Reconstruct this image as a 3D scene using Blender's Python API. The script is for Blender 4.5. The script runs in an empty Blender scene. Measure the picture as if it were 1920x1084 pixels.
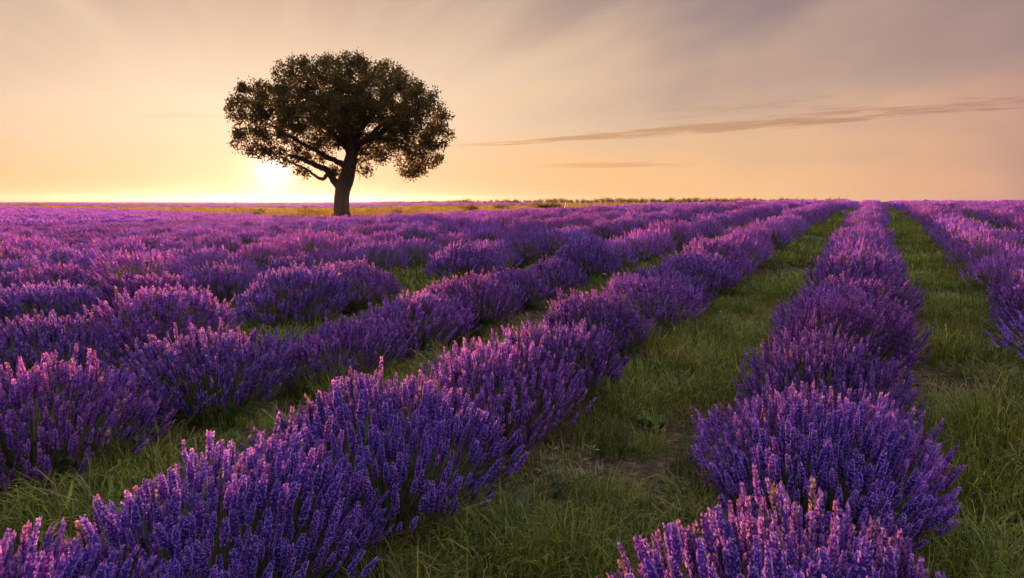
import bpy, math, random
import numpy as np
from mathutils import Matrix, Vector, Quaternion

# ------------------------------------------------------------------ camera
scn = bpy.context.scene
F_PX = 1210.0                      # focal length in pixels of the 1920 px frame
CAM_H = 1.36
PITCH = math.atan2(165.0, F_PX)
YAW = math.radians(29.15)          # camera looks left of the row direction (+Y)
cam_d = bpy.data.cameras.new("camera")
cam_d.sensor_width = 36.0
cam_d.lens = F_PX / 1920.0 * 36.0
cam_d.clip_start = 0.02
cam_d.clip_end = 20000.0
cam = bpy.data.objects.new("camera", cam_d)
scn.collection.objects.link(cam)
cam.location = (0, 0, CAM_H)
cam.rotation_euler = (math.pi / 2 - PITCH, 0, YAW)
scn.camera = cam

FWD = np.array([-math.sin(YAW), math.cos(YAW), 0.0])
RGT = np.array([math.cos(YAW), math.sin(YAW), 0.0])

def ray(px, py):
    r, v = px - 960.0, 542.0 - py
    f = F_PX * math.cos(PITCH) + v * math.sin(PITCH)
    u = v * math.cos(PITCH) - F_PX * math.sin(PITCH)
    return FWD * f + RGT * r + np.array([0, 0, u])

def project(x, y, z):
    """world -> photo pixel (arrays)"""
    f = x * FWD[0] + y * FWD[1]
    r = x * RGT[0] + y * RGT[1]
    u = z - CAM_H
    dpt = f * math.cos(PITCH) - u * math.sin(PITCH)
    v = u * math.cos(PITCH) + f * math.sin(PITCH)
    dpt = np.where(dpt < 0.05, 0.05, dpt)
    return 960 + F_PX * r / dpt, 542 - F_PX * v / dpt, f

# ------------------------------------------------------------------ world, sun, exposure
SUN_EL = math.radians(2.35)
SUN_AZ = math.radians(-49.2)       # measured from +Y towards +X
SUN = np.array([math.sin(SUN_AZ) * math.cos(SUN_EL), math.cos(SUN_AZ) * math.cos(SUN_EL), math.sin(SUN_EL)])

def lin(r, g, b):
    f = lambda c: (c / 255 / 12.92) if c / 255 <= 0.04045 else ((c / 255 + 0.055) / 1.055) ** 2.4
    return (f(r), f(g), f(b), 1.0)

class NB:
    """tiny node-graph builder"""
    def __init__(self, tree):
        self.t = tree; self.n = tree.nodes; self.l = tree.links
    def set(self, sock, v):
        if isinstance(v, bpy.types.NodeSocket): self.l.new(v, sock)
        elif isinstance(v, (tuple, list)) and len(v) == 4 and sock.type == 'VECTOR': sock.default_value = v[:3]
        else: sock.default_value = v
    def math(self, op, a, b=0.0, c=0.0, clamp=False):
        m = self.n.new('ShaderNodeMath'); m.operation = op; m.use_clamp = clamp
        for s, v in zip(m.inputs, (a, b, c)): self.set(s, v)
        return m.outputs[0]
    def dot(self, v, w):
        m = self.n.new('ShaderNodeVectorMath'); m.operation = 'DOT_PRODUCT'
        self.set(m.inputs[0], v); self.set(m.inputs[1], tuple(float(q) for q in w))
        return m.outputs['Value']
    def comb(self, x, y, z):
        m = self.n.new('ShaderNodeCombineXYZ')
        for s, v in zip(m.inputs, (x, y, z)): self.set(s, v)
        return m.outputs[0]
    def ramp(self, f, stops, interp='EASE'):
        m = self.n.new('ShaderNodeValToRGB'); cr = m.color_ramp; cr.interpolation = interp
        while len(cr.elements) < len(stops): cr.elements.new(0.5)
        for e, (p, c) in zip(cr.elements, stops): e.position = p; e.color = c
        self.set(m.inputs[0], f)
        return m.outputs[0]
    def mapr(self, v, a, b, c=0.0, d=1.0, smooth=True):
        m = self.n.new('ShaderNodeMapRange'); m.interpolation_type = 'SMOOTHSTEP' if smooth else 'LINEAR'
        for s, q in zip(m.inputs, (v, a, b, c, d)): self.set(s, q)
        return m.outputs[0]
    def mix(self, f, a, b, mode='MIX'):
        m = self.n.new('ShaderNodeMix'); m.data_type = 'RGBA'; m.blend_type = mode
        self.set(m.inputs[0], f); self.set(m.inputs[6], a); self.set(m.inputs[7], b)
        return m.outputs[2]
    def noise(self, vec, scale, detail=4.0, rough=0.5, dist=0.0):
        m = self.n.new('ShaderNodeTexNoise')
        if vec is not None: self.set(m.inputs['Vector'], vec)
        m.inputs['Scale'].default_value = scale; m.inputs['Detail'].default_value = detail
        m.inputs['Roughness'].default_value = rough; m.inputs['Distortion'].default_value = dist
        return m.outputs[0]

world = bpy.data.worlds.new("World"); scn.world = world; world.use_nodes = True
B = NB(world.node_tree); B.n.clear()
tc = B.n.new('ShaderNodeTexCoord'); D = tc.outputs['Generated']
sep = B.n.new('ShaderNodeSeparateXYZ'); B.l.new(D, sep.inputs[0])
el = B.math('ARCSINE', sep.outputs[2])
el = B.math('MAXIMUM', el, 0.0)
cs = B.dot(D, SUN)
th = B.math('ARCCOSINE', B.math('MINIMUM', B.math('MAXIMUM', cs, -1.0), 1.0))   # angle from the sun
tn = B.math('DIVIDE', th, math.pi)
# low sky and high sky as functions of the angle from the sun
deg = lambda d: d / 180.0
low = B.ramp(tn, [(0.0, lin(240, 196, 150)), (deg(8), lin(242, 198, 152)), (deg(16), lin(246, 200, 150)), (deg(28), lin(247, 195, 140)),
                  (deg(42), lin(244, 194, 144)), (deg(60), lin(224, 168, 138)), (deg(110), lin(178, 138, 132)), (1.0, lin(150, 125, 135))], 'LINEAR')
mid = B.ramp(tn, [(0.0, lin(252, 230, 196)), (deg(12), lin(244, 216, 184)), (deg(22), lin(230, 200, 168)),
                  (deg(36), lin(214, 180, 150)), (deg(46), lin(196, 164, 144)), (deg(60), lin(162, 134, 130)), (deg(110), lin(140, 124, 136)), (1.0, lin(122, 116, 138))], 'LINEAR')
high = B.ramp(tn, [(0.0, lin(214, 186, 156)), (deg(18), lin(196, 168, 146)), (deg(26), lin(180, 154, 138)),
                   (deg(38), lin(150, 130, 130)), (deg(50), lin(126, 109, 117)), (deg(60), lin(110, 95, 107)), (deg(110), lin(118, 112, 132)), (1.0, lin(108, 108, 134))], 'LINEAR')
# streaks of thin high cloud running out from the sun
wv = np.array([0.0, 0.0, 1.0]); sr = np.cross(SUN, wv); sr /= np.linalg.norm(sr); su = np.cross(sr, SUN)
psi = B.math('ARCTAN2', B.dot(D, su), B.dot(D, sr))
stv = B.comb(B.math('MULTIPLY', psi, 1.0), B.math('MULTIPLY', th, 0.55), 3.7)
streak = B.noise(stv, 4.4, 3.0, 0.5, 0.0)
wob = B.math('MULTIPLY', B.math('SUBTRACT', streak, 0.5), 0.42)
e2 = B.math('ADD', el, B.math('MULTIPLY', wob, B.mapr(th, 0.12, 0.5)))
sky = B.mix(B.mapr(e2, 0.0, 0.15), low, mid)
sky = B.mix(B.mapr(e2, 0.11, 0.33), sky, high)
sky = B.mix(B.mapr(el, 0.30, 0.85), sky, lin(244, 236, 246))  # unseen overhead sky brightened as added fill light for the foreground
# the long thin cloud bank low on the right, placed by direction
fx = B.math('MAXIMUM', B.dot(D, FWD), 0.05)
q = B.math('DIVIDE', B.dot(D, RGT), fx); p = B.math('DIVIDE', sep.outputs[2], fx)
pr_ = B.math('SUBTRACT', p, B.math('MULTIPLY', q, 0.064))
nz = B.noise(B.comb(B.math('MULTIPLY', q, 9.0), B.math('MULTIPLY', pr_, 190.0), 1.3), 1.0, 5.0, 0.62, 0.6)
def bank(q0, q1, slope, pc, w, strength, lo, hi, fade=0.22):
    dp = B.math('SUBTRACT', p, B.math('MULTIPLY_ADD', q, slope, pc))
    t_ = B.math('DIVIDE', dp, w)
    env = B.math('EXPONENT', B.math('MULTIPLY', B.math('MULTIPLY', t_, t_), -1.0))
    m = B.mapr(B.math('ADD', nz, B.math('MULTIPLY_ADD', env, 0.42, -0.42)), lo, hi)
    m = B.math('MULTIPLY', m, B.math('MULTIPLY', B.mapr(q, q0, q0 + fade), B.mapr(q, q1, q1 - fade)))
    return B.math('MULTIPLY', m, strength)
t1 = B.math('MULTIPLY', B.math('SUBTRACT', q, 0.36), 4.2)
w1 = B.math('MULTIPLY_ADD', B.math('EXPONENT', B.math('MULTIPLY', B.math('MULTIPLY', t1, t1), -1.0)), 0.0075, 0.0050)
c1 = bank(-0.14, 0.95, 0.068, 0.0885, w1, 0.72, 0.33, 0.56, 0.16)
c2 = bank(0.30, 1.60, 0.064, 0.098, 0.017, 0.62, 0.40, 0.60)
c3 = bank(-0.02, 0.32, 0.008, 0.0535, 0.0045, 0.40, 0.22, 0.52, 0.15)
c4 = bank(0.12, 0.62, 0.075, 0.112, 0.019, 0.36, 0.42, 0.64)
c5 = bank(-0.58, -0.36, 0.0, 0.128, 0.008, 0.14, 0.36, 0.62, 0.08)
front = B.mapr(B.dot(D, FWD), 0.1, 0.3)
cl = B.math('MULTIPLY', B.math('MAXIMUM', B.math('MAXIMUM', c1, c2), B.math('MAXIMUM', B.math('MAXIMUM', c3, c5), c4)), front)
sky = B.mix(cl, sky, B.mix(B.mapr(q, 0.0, 0.8), lin(196, 146, 98), lin(168, 122, 108)))
# aureole and disc of the sun seen through thin haze
g1 = B.math('EXPONENT', B.math('MULTIPLY', th, -1.0 / 0.017))
g2 = B.math('EXPONENT', B.math('MULTIPLY', th, -1.0 / 0.060))
disc = B.mapr(th, 0.024, 0.006)
glow = B.math('ADD', B.math('ADD', B.math('MULTIPLY', g1, 1.5), B.math('MULTIPLY', g2, 0.05)), B.math('MULTIPLY', disc, 6.0))
sky = B.mix(1.0, sky, B.mix(1.0, (1.0, 0.88, 0.70, 1), B.comb(glow, glow, glow), 'MULTIPLY'), 'ADD')
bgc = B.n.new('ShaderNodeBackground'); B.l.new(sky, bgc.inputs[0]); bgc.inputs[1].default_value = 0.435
nish = B.n.new('ShaderNodeTexSky'); nish.sky_type = 'NISHITA'; nish.sun_disc = False
nish.sun_elevation = SUN_EL; nish.sun_rotation = SUN_AZ; nish.air_density = 1.0; nish.dust_density = 2.0
bgn = B.n.new('ShaderNodeBackground'); B.l.new(B.mix(1.0, nish.outputs[0], (0.07, 0.055, 0.11, 1), 'MULTIPLY'), bgn.inputs[0]); bgn.inputs[1].default_value = 0.05
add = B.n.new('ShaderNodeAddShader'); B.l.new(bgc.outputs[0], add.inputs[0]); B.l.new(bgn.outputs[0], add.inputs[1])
world.cycles.sampling_method = 'MANUAL'; world.cycles.sample_map_resolution = 512
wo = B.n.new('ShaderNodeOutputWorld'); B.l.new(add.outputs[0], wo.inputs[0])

sun_d = bpy.data.lights.new("sun", 'SUN'); sun_d.energy = 4.0; sun_d.angle = math.radians(0.6)
sun_d.color = (1.0, 0.50, 0.24)
sun_o = bpy.data.objects.new("sun", sun_d); scn.collection.objects.link(sun_o)
sun_o.rotation_euler = Vector((SUN[0], SUN[1], SUN[2] + 0.015)).to_track_quat('Z', 'Y').to_euler()
sun_o.location = (-30, 25, 20)

scn.view_settings.view_transform = 'Standard'
scn.view_settings.look = 'None'
scn.view_settings.exposure = 1.2
scn.view_settings.gamma = 1.0
scn.view_settings.use_curve_mapping = False
scn.render.engine = 'CYCLES'
scn.cycles.use_denoising = True
scn.cycles.max_bounces = 4
scn.cycles.diffuse_bounces = 3
scn.cycles.glossy_bounces = 1
scn.cycles.transmission_bounces = 2
scn.cycles.use_adaptive_sampling = True
scn.cycles.adaptive_threshold = 0.03
scn.cycles.caustics_reflective = False
scn.cycles.caustics_refractive = False

# ------------------------------------------------------------------ helpers
C = scn.collection
rng = np.random.default_rng(11)

def link(o, parent=None):
    C.objects.link(o)
    if parent is not None: o.parent = parent
    return o

def tag(o, label=None, cat=None, group=None, kind=None):
    if label: o['label'] = label
    if cat: o['category'] = cat
    if group: o['group'] = group
    if kind: o['kind'] = kind
    return o

def empty(name, loc=(0, 0, 0), rz=0.0):
    o = bpy.data.objects.new(name, None); o.empty_display_size = 0.1
    o.location = loc; o.rotation_euler = (0, 0, rz)
    return link(o)

def mesh(name, v, tris, tint=None, mat=None, smooth=False, normals_from=None):
    """numpy arrays -> mesh; tris (M,3) ints; tint (N,3) linear albedo per vertex"""
    me = bpy.data.meshes.new(name)
    v = np.asarray(v, dtype=np.float32); tris = np.asarray(tris, dtype=np.int32)
    me.vertices.add(len(v)); me.vertices.foreach_set('co', v.ravel())
    m = len(tris)
    me.loops.add(m * 3); me.loops.foreach_set('vertex_index', tris.ravel())
    me.polygons.add(m)
    me.polygons.foreach_set('loop_start', np.arange(0, m * 3, 3, dtype=np.int32))
    me.polygons.foreach_set('use_smooth', np.full(m, smooth, dtype=bool))
    if tint is not None:
        a = me.attributes.new('tint', 'FLOAT_COLOR', 'POINT')
        c = np.ones((len(v), 4), dtype=np.float32); c[:, :3] = tint
        a.data.foreach_set('color', c.ravel())
    me.update(calc_edges=True); me.validate()
    if mat: me.materials.append(mat)
    return me

def obj(name, me, parent=None):
    return link(bpy.data.objects.new(name, me), parent)

class Soup:
    def __init__(self): self.v = []; self.t = []; self.c = []; self.n = 0
    def add(self, v, t, c):
        v = np.asarray(v, float).reshape(-1, 3); t = np.asarray(t, int).reshape(-1, 3)
        c = np.broadcast_to(np.asarray(c, float), v.shape)
        self.v.append(v); self.t.append(t + self.n); self.c.append(c); self.n += len(v)
    def mesh(self, name, mat, smooth=False):
        return mesh(name, np.concatenate(self.v), np.concatenate(self.t), np.concatenate(self.c), mat, smooth)

def frames(d, roll=None):
    """(N,3) unit directions -> (N,3,3) matrices whose z column is d"""
    d = d / np.linalg.norm(d, axis=1, keepdims=True)
    ref = np.where(np.abs(d[:, 2:3]) > 0.95, np.array([[1.0, 0, 0]]), np.array([[0, 0, 1.0]]))
    x = np.cross(ref, d); x /= np.linalg.norm(x, axis=1, keepdims=True)
    y = np.cross(d, x)
    if roll is not None:
        c, s = np.cos(roll)[:, None], np.sin(roll)[:, None]
        x, y = x * c + y * s, y * c - x * s
    return np.stack([x, y, d], axis=2)

def stamp(tv, tt, tcol, pos, R, scl, cmul=None):
    """copy a template mesh to every frame"""
    n, m = len(pos), len(tv)
    s = scl if scl.ndim == 2 else scl[:, None]
    v = np.einsum('nij,nmj->nmi', R, tv[None] * s[:, None, :]) + pos[:, None, :]
    t = tt[None] + (np.arange(n) * m)[:, None, None]
    c = np.broadcast_to(tcol[None], (n, m, 3))
    if cmul is not None: c = c * cmul[:, None, :]
    return v.reshape(-1, 3), t.reshape(-1, 3), c.reshape(-1, 3)

def tube(path, rad, sides=8, cap=True, wob=0.0, r=None):
    path = np.asarray(path, float); rad = np.asarray(rad, float)
    n = len(path)
    tan = np.gradient(path, axis=0); tan /= np.linalg.norm(tan, axis=1, keepdims=True) + 1e-9
    ref = np.array([0.31, 0.22, 0.92]) if abs(tan[0][2]) < 0.9 else np.array([1.0, 0.1, 0])
    a = np.linspace(0, 2 * np.pi, sides, endpoint=False)
    V = []
    x = np.cross(ref, tan[0]); x /= np.linalg.norm(x)
    for i in range(n):
        x = x - tan[i] * np.dot(x, tan[i]); x /= np.linalg.norm(x) + 1e-9
        y = np.cross(tan[i], x)
        rr = np.full(sides, rad[i])
        if wob and r is not None: rr = rr * (1 + wob * (np.sin(a * 3 + i * 0.35) * 0.5 + np.sin(a * 5 - i * 0.5 + 1) * 0.35 + r.normal(0, 0.2, sides)))
        V.append(path[i] + np.outer(np.cos(a) * rr, x) + np.outer(np.sin(a) * rr, y))
    V = np.concatenate(V)
    T = []
    for i in range(n - 1):
        for k in range(sides):
            a0, b0 = i * sides + k, i * sides + (k + 1) % sides
            T += [(a0, b0, b0 + sides), (a0, b0 + sides, a0 + sides)]
    if cap:
        V = np.vstack([V, path[-1] + tan[-1] * rad[-1]]); e = len(V) - 1
        for k in range(sides): T.append(((n - 1) * sides + k, (n - 1) * sides + (k + 1) % sides, e))
    return V, np.array(T)

def smoothstep(a, b, x):
    t = np.clip((x - a) / (b - a), 0, 1); return t * t * (3 - 2 * t)

def gz(x, y):
    """height of the ground: flat plain on the left, a long gentle rise along the rows on the right"""
    x = np.asarray(x, float); y = np.asarray(y, float)
    r = 0.84 * (1 - np.exp(-(np.maximum(y, 0) / 17.0) ** 1.6)) * smoothstep(-26, -5, x) * (1 - smoothstep(64, 170, y))
    near = np.exp(-(x * x + y * y) / 900.0)
    b = 0.022 * (np.sin(x * 2.1 + 1.3 * np.sin(y * 0.9)) + np.sin(y * 1.7 + x * 0.6)) + 0.012 * np.sin(x * 5.3 + y * 3.1) + 0.01 * np.sin(y * 6.1 - x * 2.3)
    return r + b * near

def at(px, py, z=None, up=0.0):
    """point of the ground (or of the level `up` above it) seen at a photo pixel"""
    d = ray(px, py); h = 0.0
    for _ in range(30):
        t = (h + up - CAM_H) / d[2]
        x, y = d[0] * t, d[1] * t
        h = float(gz(x, y))
    return np.array([x, y, h])

# ------------------------------------------------------------------ materials
def new_mat(name):
    m = bpy.data.materials.new(name); m.use_nodes = True; m.node_tree.nodes.clear()
    return m, NB(m.node_tree)

def plant_mat(name, transl=0.35, rough=0.6, hue=0.02, val=0.25, sat=1.0, tcol=(1, 1, 1, 1), spec=0.3, nscale=9.0):
    m, b = new_mat(name)
    at_ = b.n.new('ShaderNodeAttribute'); at_.attribute_name = 'tint'
    oi = b.n.new('ShaderNodeObjectInfo')
    hs = b.n.new('ShaderNodeHueSaturation'); b.l.new(at_.outputs['Color'], hs.inputs['Color'])
    b.set(hs.inputs['Hue'], b.math('ADD', b.math('MULTIPLY', b.math('SUBTRACT', oi.outputs['Random'], 0.5), 2 * hue), 0.5))
    b.set(hs.inputs['Saturation'], sat)
    rv = b.math('FRACT', b.math('MULTIPLY', oi.outputs['Random'], 37.7))
    b.set(hs.inputs['Value'], b.math('MULTIPLY_ADD', rv, 2 * val, 1.0 - val))
    pr = b.n.new('ShaderNodeBsdfPrincipled'); b.l.new(hs.outputs[0], pr.inputs['Base Color'])
    pr.inputs['Roughness'].default_value = rough; pr.inputs['Specular IOR Level'].default_value = spec
    tr = b.n.new('ShaderNodeBsdfTranslucent'); b.set(tr.inputs[0], b.mix(1.0, hs.outputs[0], tcol, 'MULTIPLY'))
    mx = b.n.new('ShaderNodeMixShader'); mx.inputs[0].default_value = transl
    b.l.new(pr.outputs[0], mx.inputs[1]); b.l.new(tr.outputs[0], mx.inputs[2])
    o = b.n.new('ShaderNodeOutputMaterial'); b.l.new(mx.outputs[0], o.inputs[0])
    return m

M_FLOWER = plant_mat('lavender_flower', 0.55, 0.65, 0.015, 0.15, 1.0, (1.6, 0.95, 0.85, 1), 0.25)
M_STEM = plant_mat('lavender_stem', 0.15, 0.6, 0.02, 0.25)
M_GRASS = plant_mat('grass_blade', 0.35, 0.5, 0.03, 0.35, 1.0, (1.2, 1.2, 0.7, 1), 0.35, 1.3)
M_LEAF = plant_mat('oak_leaf', 0.45, 0.45, 0.02, 0.3, 1.0, (2.0, 1.5, 0.5, 1), 0.4, 1.5)

def bark_mat():
    m, b = new_mat('oak_bark')
    tc_ = b.n.new('ShaderNodeTexCoord'); mp = b.n.new('ShaderNodeMapping'); mp.inputs['Scale'].default_value = (5, 5, 1.1)
    b.l.new(tc_.outputs['Object'], mp.inputs[0])
    n1 = b.noise(mp.outputs[0], 3.0, 8.0, 0.7, 0.8)
    col = b.ramp(n1, [(0.3, (0.020, 0.014, 0.010, 1)), (0.55, (0.085, 0.058, 0.038, 1)), (0.8, (0.16, 0.12, 0.085, 1))])
    pr = b.n.new('ShaderNodeBsdfPrincipled'); b.l.new(col, pr.inputs['Base Color']); pr.inputs['Roughness'].default_value = 0.9
    bp = b.n.new('ShaderNodeBump'); bp.inputs['Strength'].default_value = 0.9; bp.inputs['Distance'].default_value = 0.06
    b.l.new(n1, bp.inputs['Height']); b.l.new(bp.outputs[0], pr.inputs['Normal'])
    o = b.n.new('ShaderNodeOutputMaterial'); b.l.new(pr.outputs[0], o.inputs[0])
    return m
M_BARK = bark_mat()

def soil_mat():
    m, b = new_mat('soil')
    geo = b.n.new('ShaderNodeNewGeometry'); P = geo.outputs['Position']
    big = b.noise(P, 0.9, 3.0, 0.55); fine = b.noise(P, 16.0, 5.0, 0.65)
    soil = b.ramp(fine, [(0.3, (0.030, 0.020, 0.013, 1)), (0.5, (0.085, 0.060, 0.040, 1)), (0.72, (0.19, 0.145, 0.10, 1))])
    moss = b.ramp(fine, [(0.3, (0.012, 0.020, 0.005, 1)), (0.55, (0.040, 0.052, 0.014, 1)), (0.75, (0.10, 0.095, 0.035, 1))])
    col = b.mix(b.mapr(big, 0.40, 0.56), moss, soil)
    far = b.n.new('ShaderNodeVectorMath'); far.operation = 'LENGTH'; b.l.new(P, far.inputs[0])
    fld = b.noise(P, 0.03, 2.0, 0.5)
    dry = b.ramp(fld, [(0.35, (0.10, 0.085, 0.030, 1)), (0.65, (0.17, 0.125, 0.05, 1))])
    col = b.mix(b.mapr(far.outputs['Value'], 30.0, 70.0), col, dry)
    pr = b.n.new('ShaderNodeBsdfPrincipled'); b.l.new(col, pr.inputs['Base Color']); pr.inputs['Roughness'].default_value = 0.95
    pr.inputs['Specular IOR Level'].default_value = 0.15
    bp = b.n.new('ShaderNodeBump'); bp.inputs['Strength'].default_value = 0.7; bp.inputs['Distance'].default_value = 0.025
    b.set(bp.inputs['Height'], fine); b.l.new(bp.outputs[0], pr.inputs['Normal'])
    o = b.n.new('ShaderNodeOutputMaterial'); b.l.new(pr.outputs[0], o.inputs[0])
    return m
M_SOIL = soil_mat()

# ------------------------------------------------------------------ ground
def ground():
    radii = np.concatenate([[0.0], np.geomspace(0.35, 1500.0, 230)])
    na = 300
    a = np.linspace(0, 2 * np.pi, na, endpoint=False)
    X = np.outer(radii[1:], np.cos(a)); Y = np.outer(radii[1:], np.sin(a))
    v = np.stack([X, Y, gz(X, Y)], axis=2).reshape(-1, 3)
    nr = len(radii) - 1
    i, k = np.meshgrid(np.arange(nr - 1), np.arange(na), indexing='ij')
    k2 = (k + 1) % na
    p00, p01, p10, p11 = i * na + k, i * na + k2, (i + 1) * na + k, (i + 1) * na + k2
    t = np.concatenate([np.stack([p00, p10, p11], 2).reshape(-1, 3), np.stack([p00, p11, p01], 2).reshape(-1, 3)])
    v = np.vstack([v, [[0, 0, float(gz(0, 0))]]]); c = len(v) - 1
    t = np.vstack([t, np.stack([np.full(na, c), np.arange(na), (np.arange(na) + 1) % na], 1)])
    o = obj('ground', mesh('ground', v, t, None, M_SOIL, True)); o['kind'] = 'structure'
ground()

# ------------------------------------------------------------------ scatter of one mass with geometry nodes
def scatter(name, pts, rot, scl, var, protos, label, kind='stuff', cat=None):
    col = bpy.data.collections.new(name + '_source')
    for k, me in enumerate(protos):
        col.objects.link(bpy.data.objects.new('%s_source_%02d' % (name, k), me))
    me = bpy.data.meshes.new(name)
    me.vertices.add(len(pts)); me.vertices.foreach_set('co', np.asarray(pts, np.float32).ravel())
    for nm, ty, key, arr in (('rot', 'FLOAT_VECTOR', 'vector', rot), ('scl', 'FLOAT_VECTOR', 'vector', scl), ('var', 'INT', 'value', var)):
        a = me.attributes.new(nm, ty, 'POINT')
        a.data.foreach_set(key, np.asarray(arr, np.int32 if ty == 'INT' else np.float32).ravel())
    o = obj(name, me)
    ng = bpy.data.node_groups.new(name + '_scatter', 'GeometryNodeTree')
    ng.interface.new_socket('Geometry', in_out='INPUT', socket_type='NodeSocketGeometry')
    ng.interface.new_socket('Geometry', in_out='OUTPUT', socket_type='NodeSocketGeometry')
    n = ng.nodes; gi = n.new('NodeGroupInput'); go = n.new('NodeGroupOutput')
    ci = n.new('GeometryNodeCollectionInfo'); ci.inputs['Collection'].default_value = col
    ci.inputs['Separate Children'].default_value = True; ci.inputs['Reset Children'].default_value = True
    ip = n.new('GeometryNodeInstanceOnPoints'); ip.inputs['Pick Instance'].default_value = True
    def named(nm, ty):
        a = n.new('GeometryNodeInputNamedAttribute'); a.data_type = ty; a.inputs[0].default_value = nm
        return [s for s in a.outputs if s.enabled and s.name == 'Attribute'][0]
    L = ng.links.new
    L(gi.outputs[0], ip.inputs['Points']); L(ci.outputs[0], ip.inputs['Instance'])
    L(named('var', 'INT'), ip.inputs['Instance Index']); L(named('rot', 'FLOAT_VECTOR'), ip.inputs['Rotation'])
    L(named('scl', 'FLOAT_VECTOR'), ip.inputs['Scale']); L(ip.outputs[0], go.inputs[0])
    md = o.modifiers.new('scatter', 'NODES'); md.node_group = ng
    tag(o, label, cat, None, kind)
    return o

# ------------------------------------------------------------------ lavender
PETAL_A = np.array([0.56, 0.40, 0.97]); PETAL_B = np.array([0.32, 0.175, 0.88]); CALYX = np.array([0.125, 0.078, 0.45])
STEM_C = np.array([0.22, 0.235, 0.125]); LEAF_C = np.array([0.10, 0.125, 0.07])

def spike_template(r, lod):
    """one flower spike along +z, 1 unit long, about 0.26 units across"""
    S = Soup()
    if lod == 0:
        nw = 9; zs = np.concatenate([[0.02], np.linspace(0.20, 0.96, nw - 1)])
        for w, z in enumerate(zs):
            rad = 0.105 * (1.0 - 0.55 * max(0, z - 0.55) / 0.45) * (0.75 if w == 0 else 1) * 1.18
            nf = 7 if z < 0.8 else 5
            for k in range(nf):
                a = 2 * np.pi * (k + 0.5 * (w % 2) + r.uniform(-.2, .2)) / nf
                o_ = np.array([np.cos(a), np.sin(a), 0]); s_ = np.array([-np.sin(a), np.cos(a), 0]); u_ = np.array([0, 0, 1.0])
                p0 = np.array([0, 0, z + r.uniform(-.03, .03)]) + o_ * 0.02
                tip = p0 + o_ * rad * r.uniform(0.75, 1.1) + u_ * r.uniform(0.05, 0.12)
                wd = 0.05
                S.add([p0 - s_ * wd * .6, p0 + s_ * wd * .6, p0 + o_ * rad * .35 + u_ * 0.09, p0 + o_ * rad * .7 - u_ * .02,
                       tip], [(0, 3, 4), (3, 1, 4), (1, 2, 4), (2, 0, 4)], CALYX * r.uniform(0.9, 1.8))
                if r.random() < 0.88:
                    pc = PETAL_A * r.uniform(.75, 1.1) if r.random() < .58 else PETAL_B * r.uniform(.8, 1.2)
                    pw = r.uniform(.05, .075)
                    for sg in (-1, 1):
                        b0 = tip - o_ * .02
                        b1 = b0 + s_ * sg * pw * .8 + o_ * .03 + u_ * .03
                        b2 = b0 + s_ * sg * pw * .9 + o_ * .035 - u_ * .035
                        b3 = b0 + o_ * .05 - u_ * .01 * sg
                        S.add([b0, b1, b3, b2], [(0, 1, 2), (0, 2, 3)], pc)
        S.add([(0.02, 0, 0), (-0.01, 0.017, 0), (-0.01, -0.017, 0), (0, 0, 1.0)], [(0, 1, 3), (1, 2, 3), (2, 0, 3)], CALYX * .8)
    elif lod == 1:
        zs = np.linspace(0.03, 0.92, 8)
        for w, z in enumerate(zs):
            rad = 0.125 * (1.0 - 0.5 * max(0, z - 0.5) / 0.5)
            nf = 5
            for k in range(nf):
                a = 2 * np.pi * (k + 0.5 * (w % 2) + r.uniform(-.25, .25)) / nf
                o_ = np.array([np.cos(a), np.sin(a), 0]); s_ = np.array([-np.sin(a), np.cos(a), 0]); u_ = np.array([0, 0, 1.0])
                p0 = np.array([0, 0, z + r.uniform(-.06, .06)]); wd = r.uniform(.045, .07)
                u = r.random()
                pc = PETAL_A * r.uniform(.7, 1.05) if u < .40 else (PETAL_B * r.uniform(.8, 1.2) if u < .76 else CALYX * r.uniform(.8, 1.5))
                m_ = p0 + o_ * rad * .75 + u_ * r.uniform(.01, .08)
                S.add([p0, m_ - s_ * wd, p0 + o_ * rad * r.uniform(.9, 1.15) + u_ * r.uniform(.09, .19), m_ + s_ * wd], [(0, 1, 2), (0, 2, 3)], [CALYX, pc, pc, pc])
        S.add([(0.05, 0, 0), (-0.025, 0.043, 0), (-0.025, -0.043, 0), (0, 0, 1.0)], [(0, 1, 3), (1, 2, 3), (2, 0, 3)], CALYX)
    elif lod == 2:
        for k in range(3):
            a = k * 2.1 + r.uniform(-.3, .3); o_ = np.array([np.cos(a), np.sin(a), 0]) * 0.13; u_ = np.array([0, 0, 1.0])
            cs_ = [PETAL_A * .85, PETAL_B, (PETAL_B + CALYX) / 2]
            for j in range(3):
                z = .02 + .32 * j; c = cs_[(j + k) % 3] * r.uniform(.8, 1.2); f = 1 - .2 * j
                S.add([u_ * z, o_ * f + u_ * (z + .10), u_ * (z + .34), -o_ * f * .8 + u_ * (z + .14)], [(0, 1, 2), (0, 2, 3)], c)
    else:
        for k in range(2):
            a = k * 1.57 + r.uniform(-.3, .3); o_ = np.array([np.cos(a), np.sin(a), 0]) * 0.15; u_ = np.array([0, 0, 1.0])
            S.add([u_ * 0, o_ + u_ * .3, u_ * 1.0, -o_ + u_ * .35], [(0, 1, 2), (0, 2, 3)], (PETAL_B * .9 + PETAL_A * .15) * r.uniform(.85, 1.15))
    return np.concatenate(S.v), np.concatenate(S.t), np.concatenate(S.c)

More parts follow.
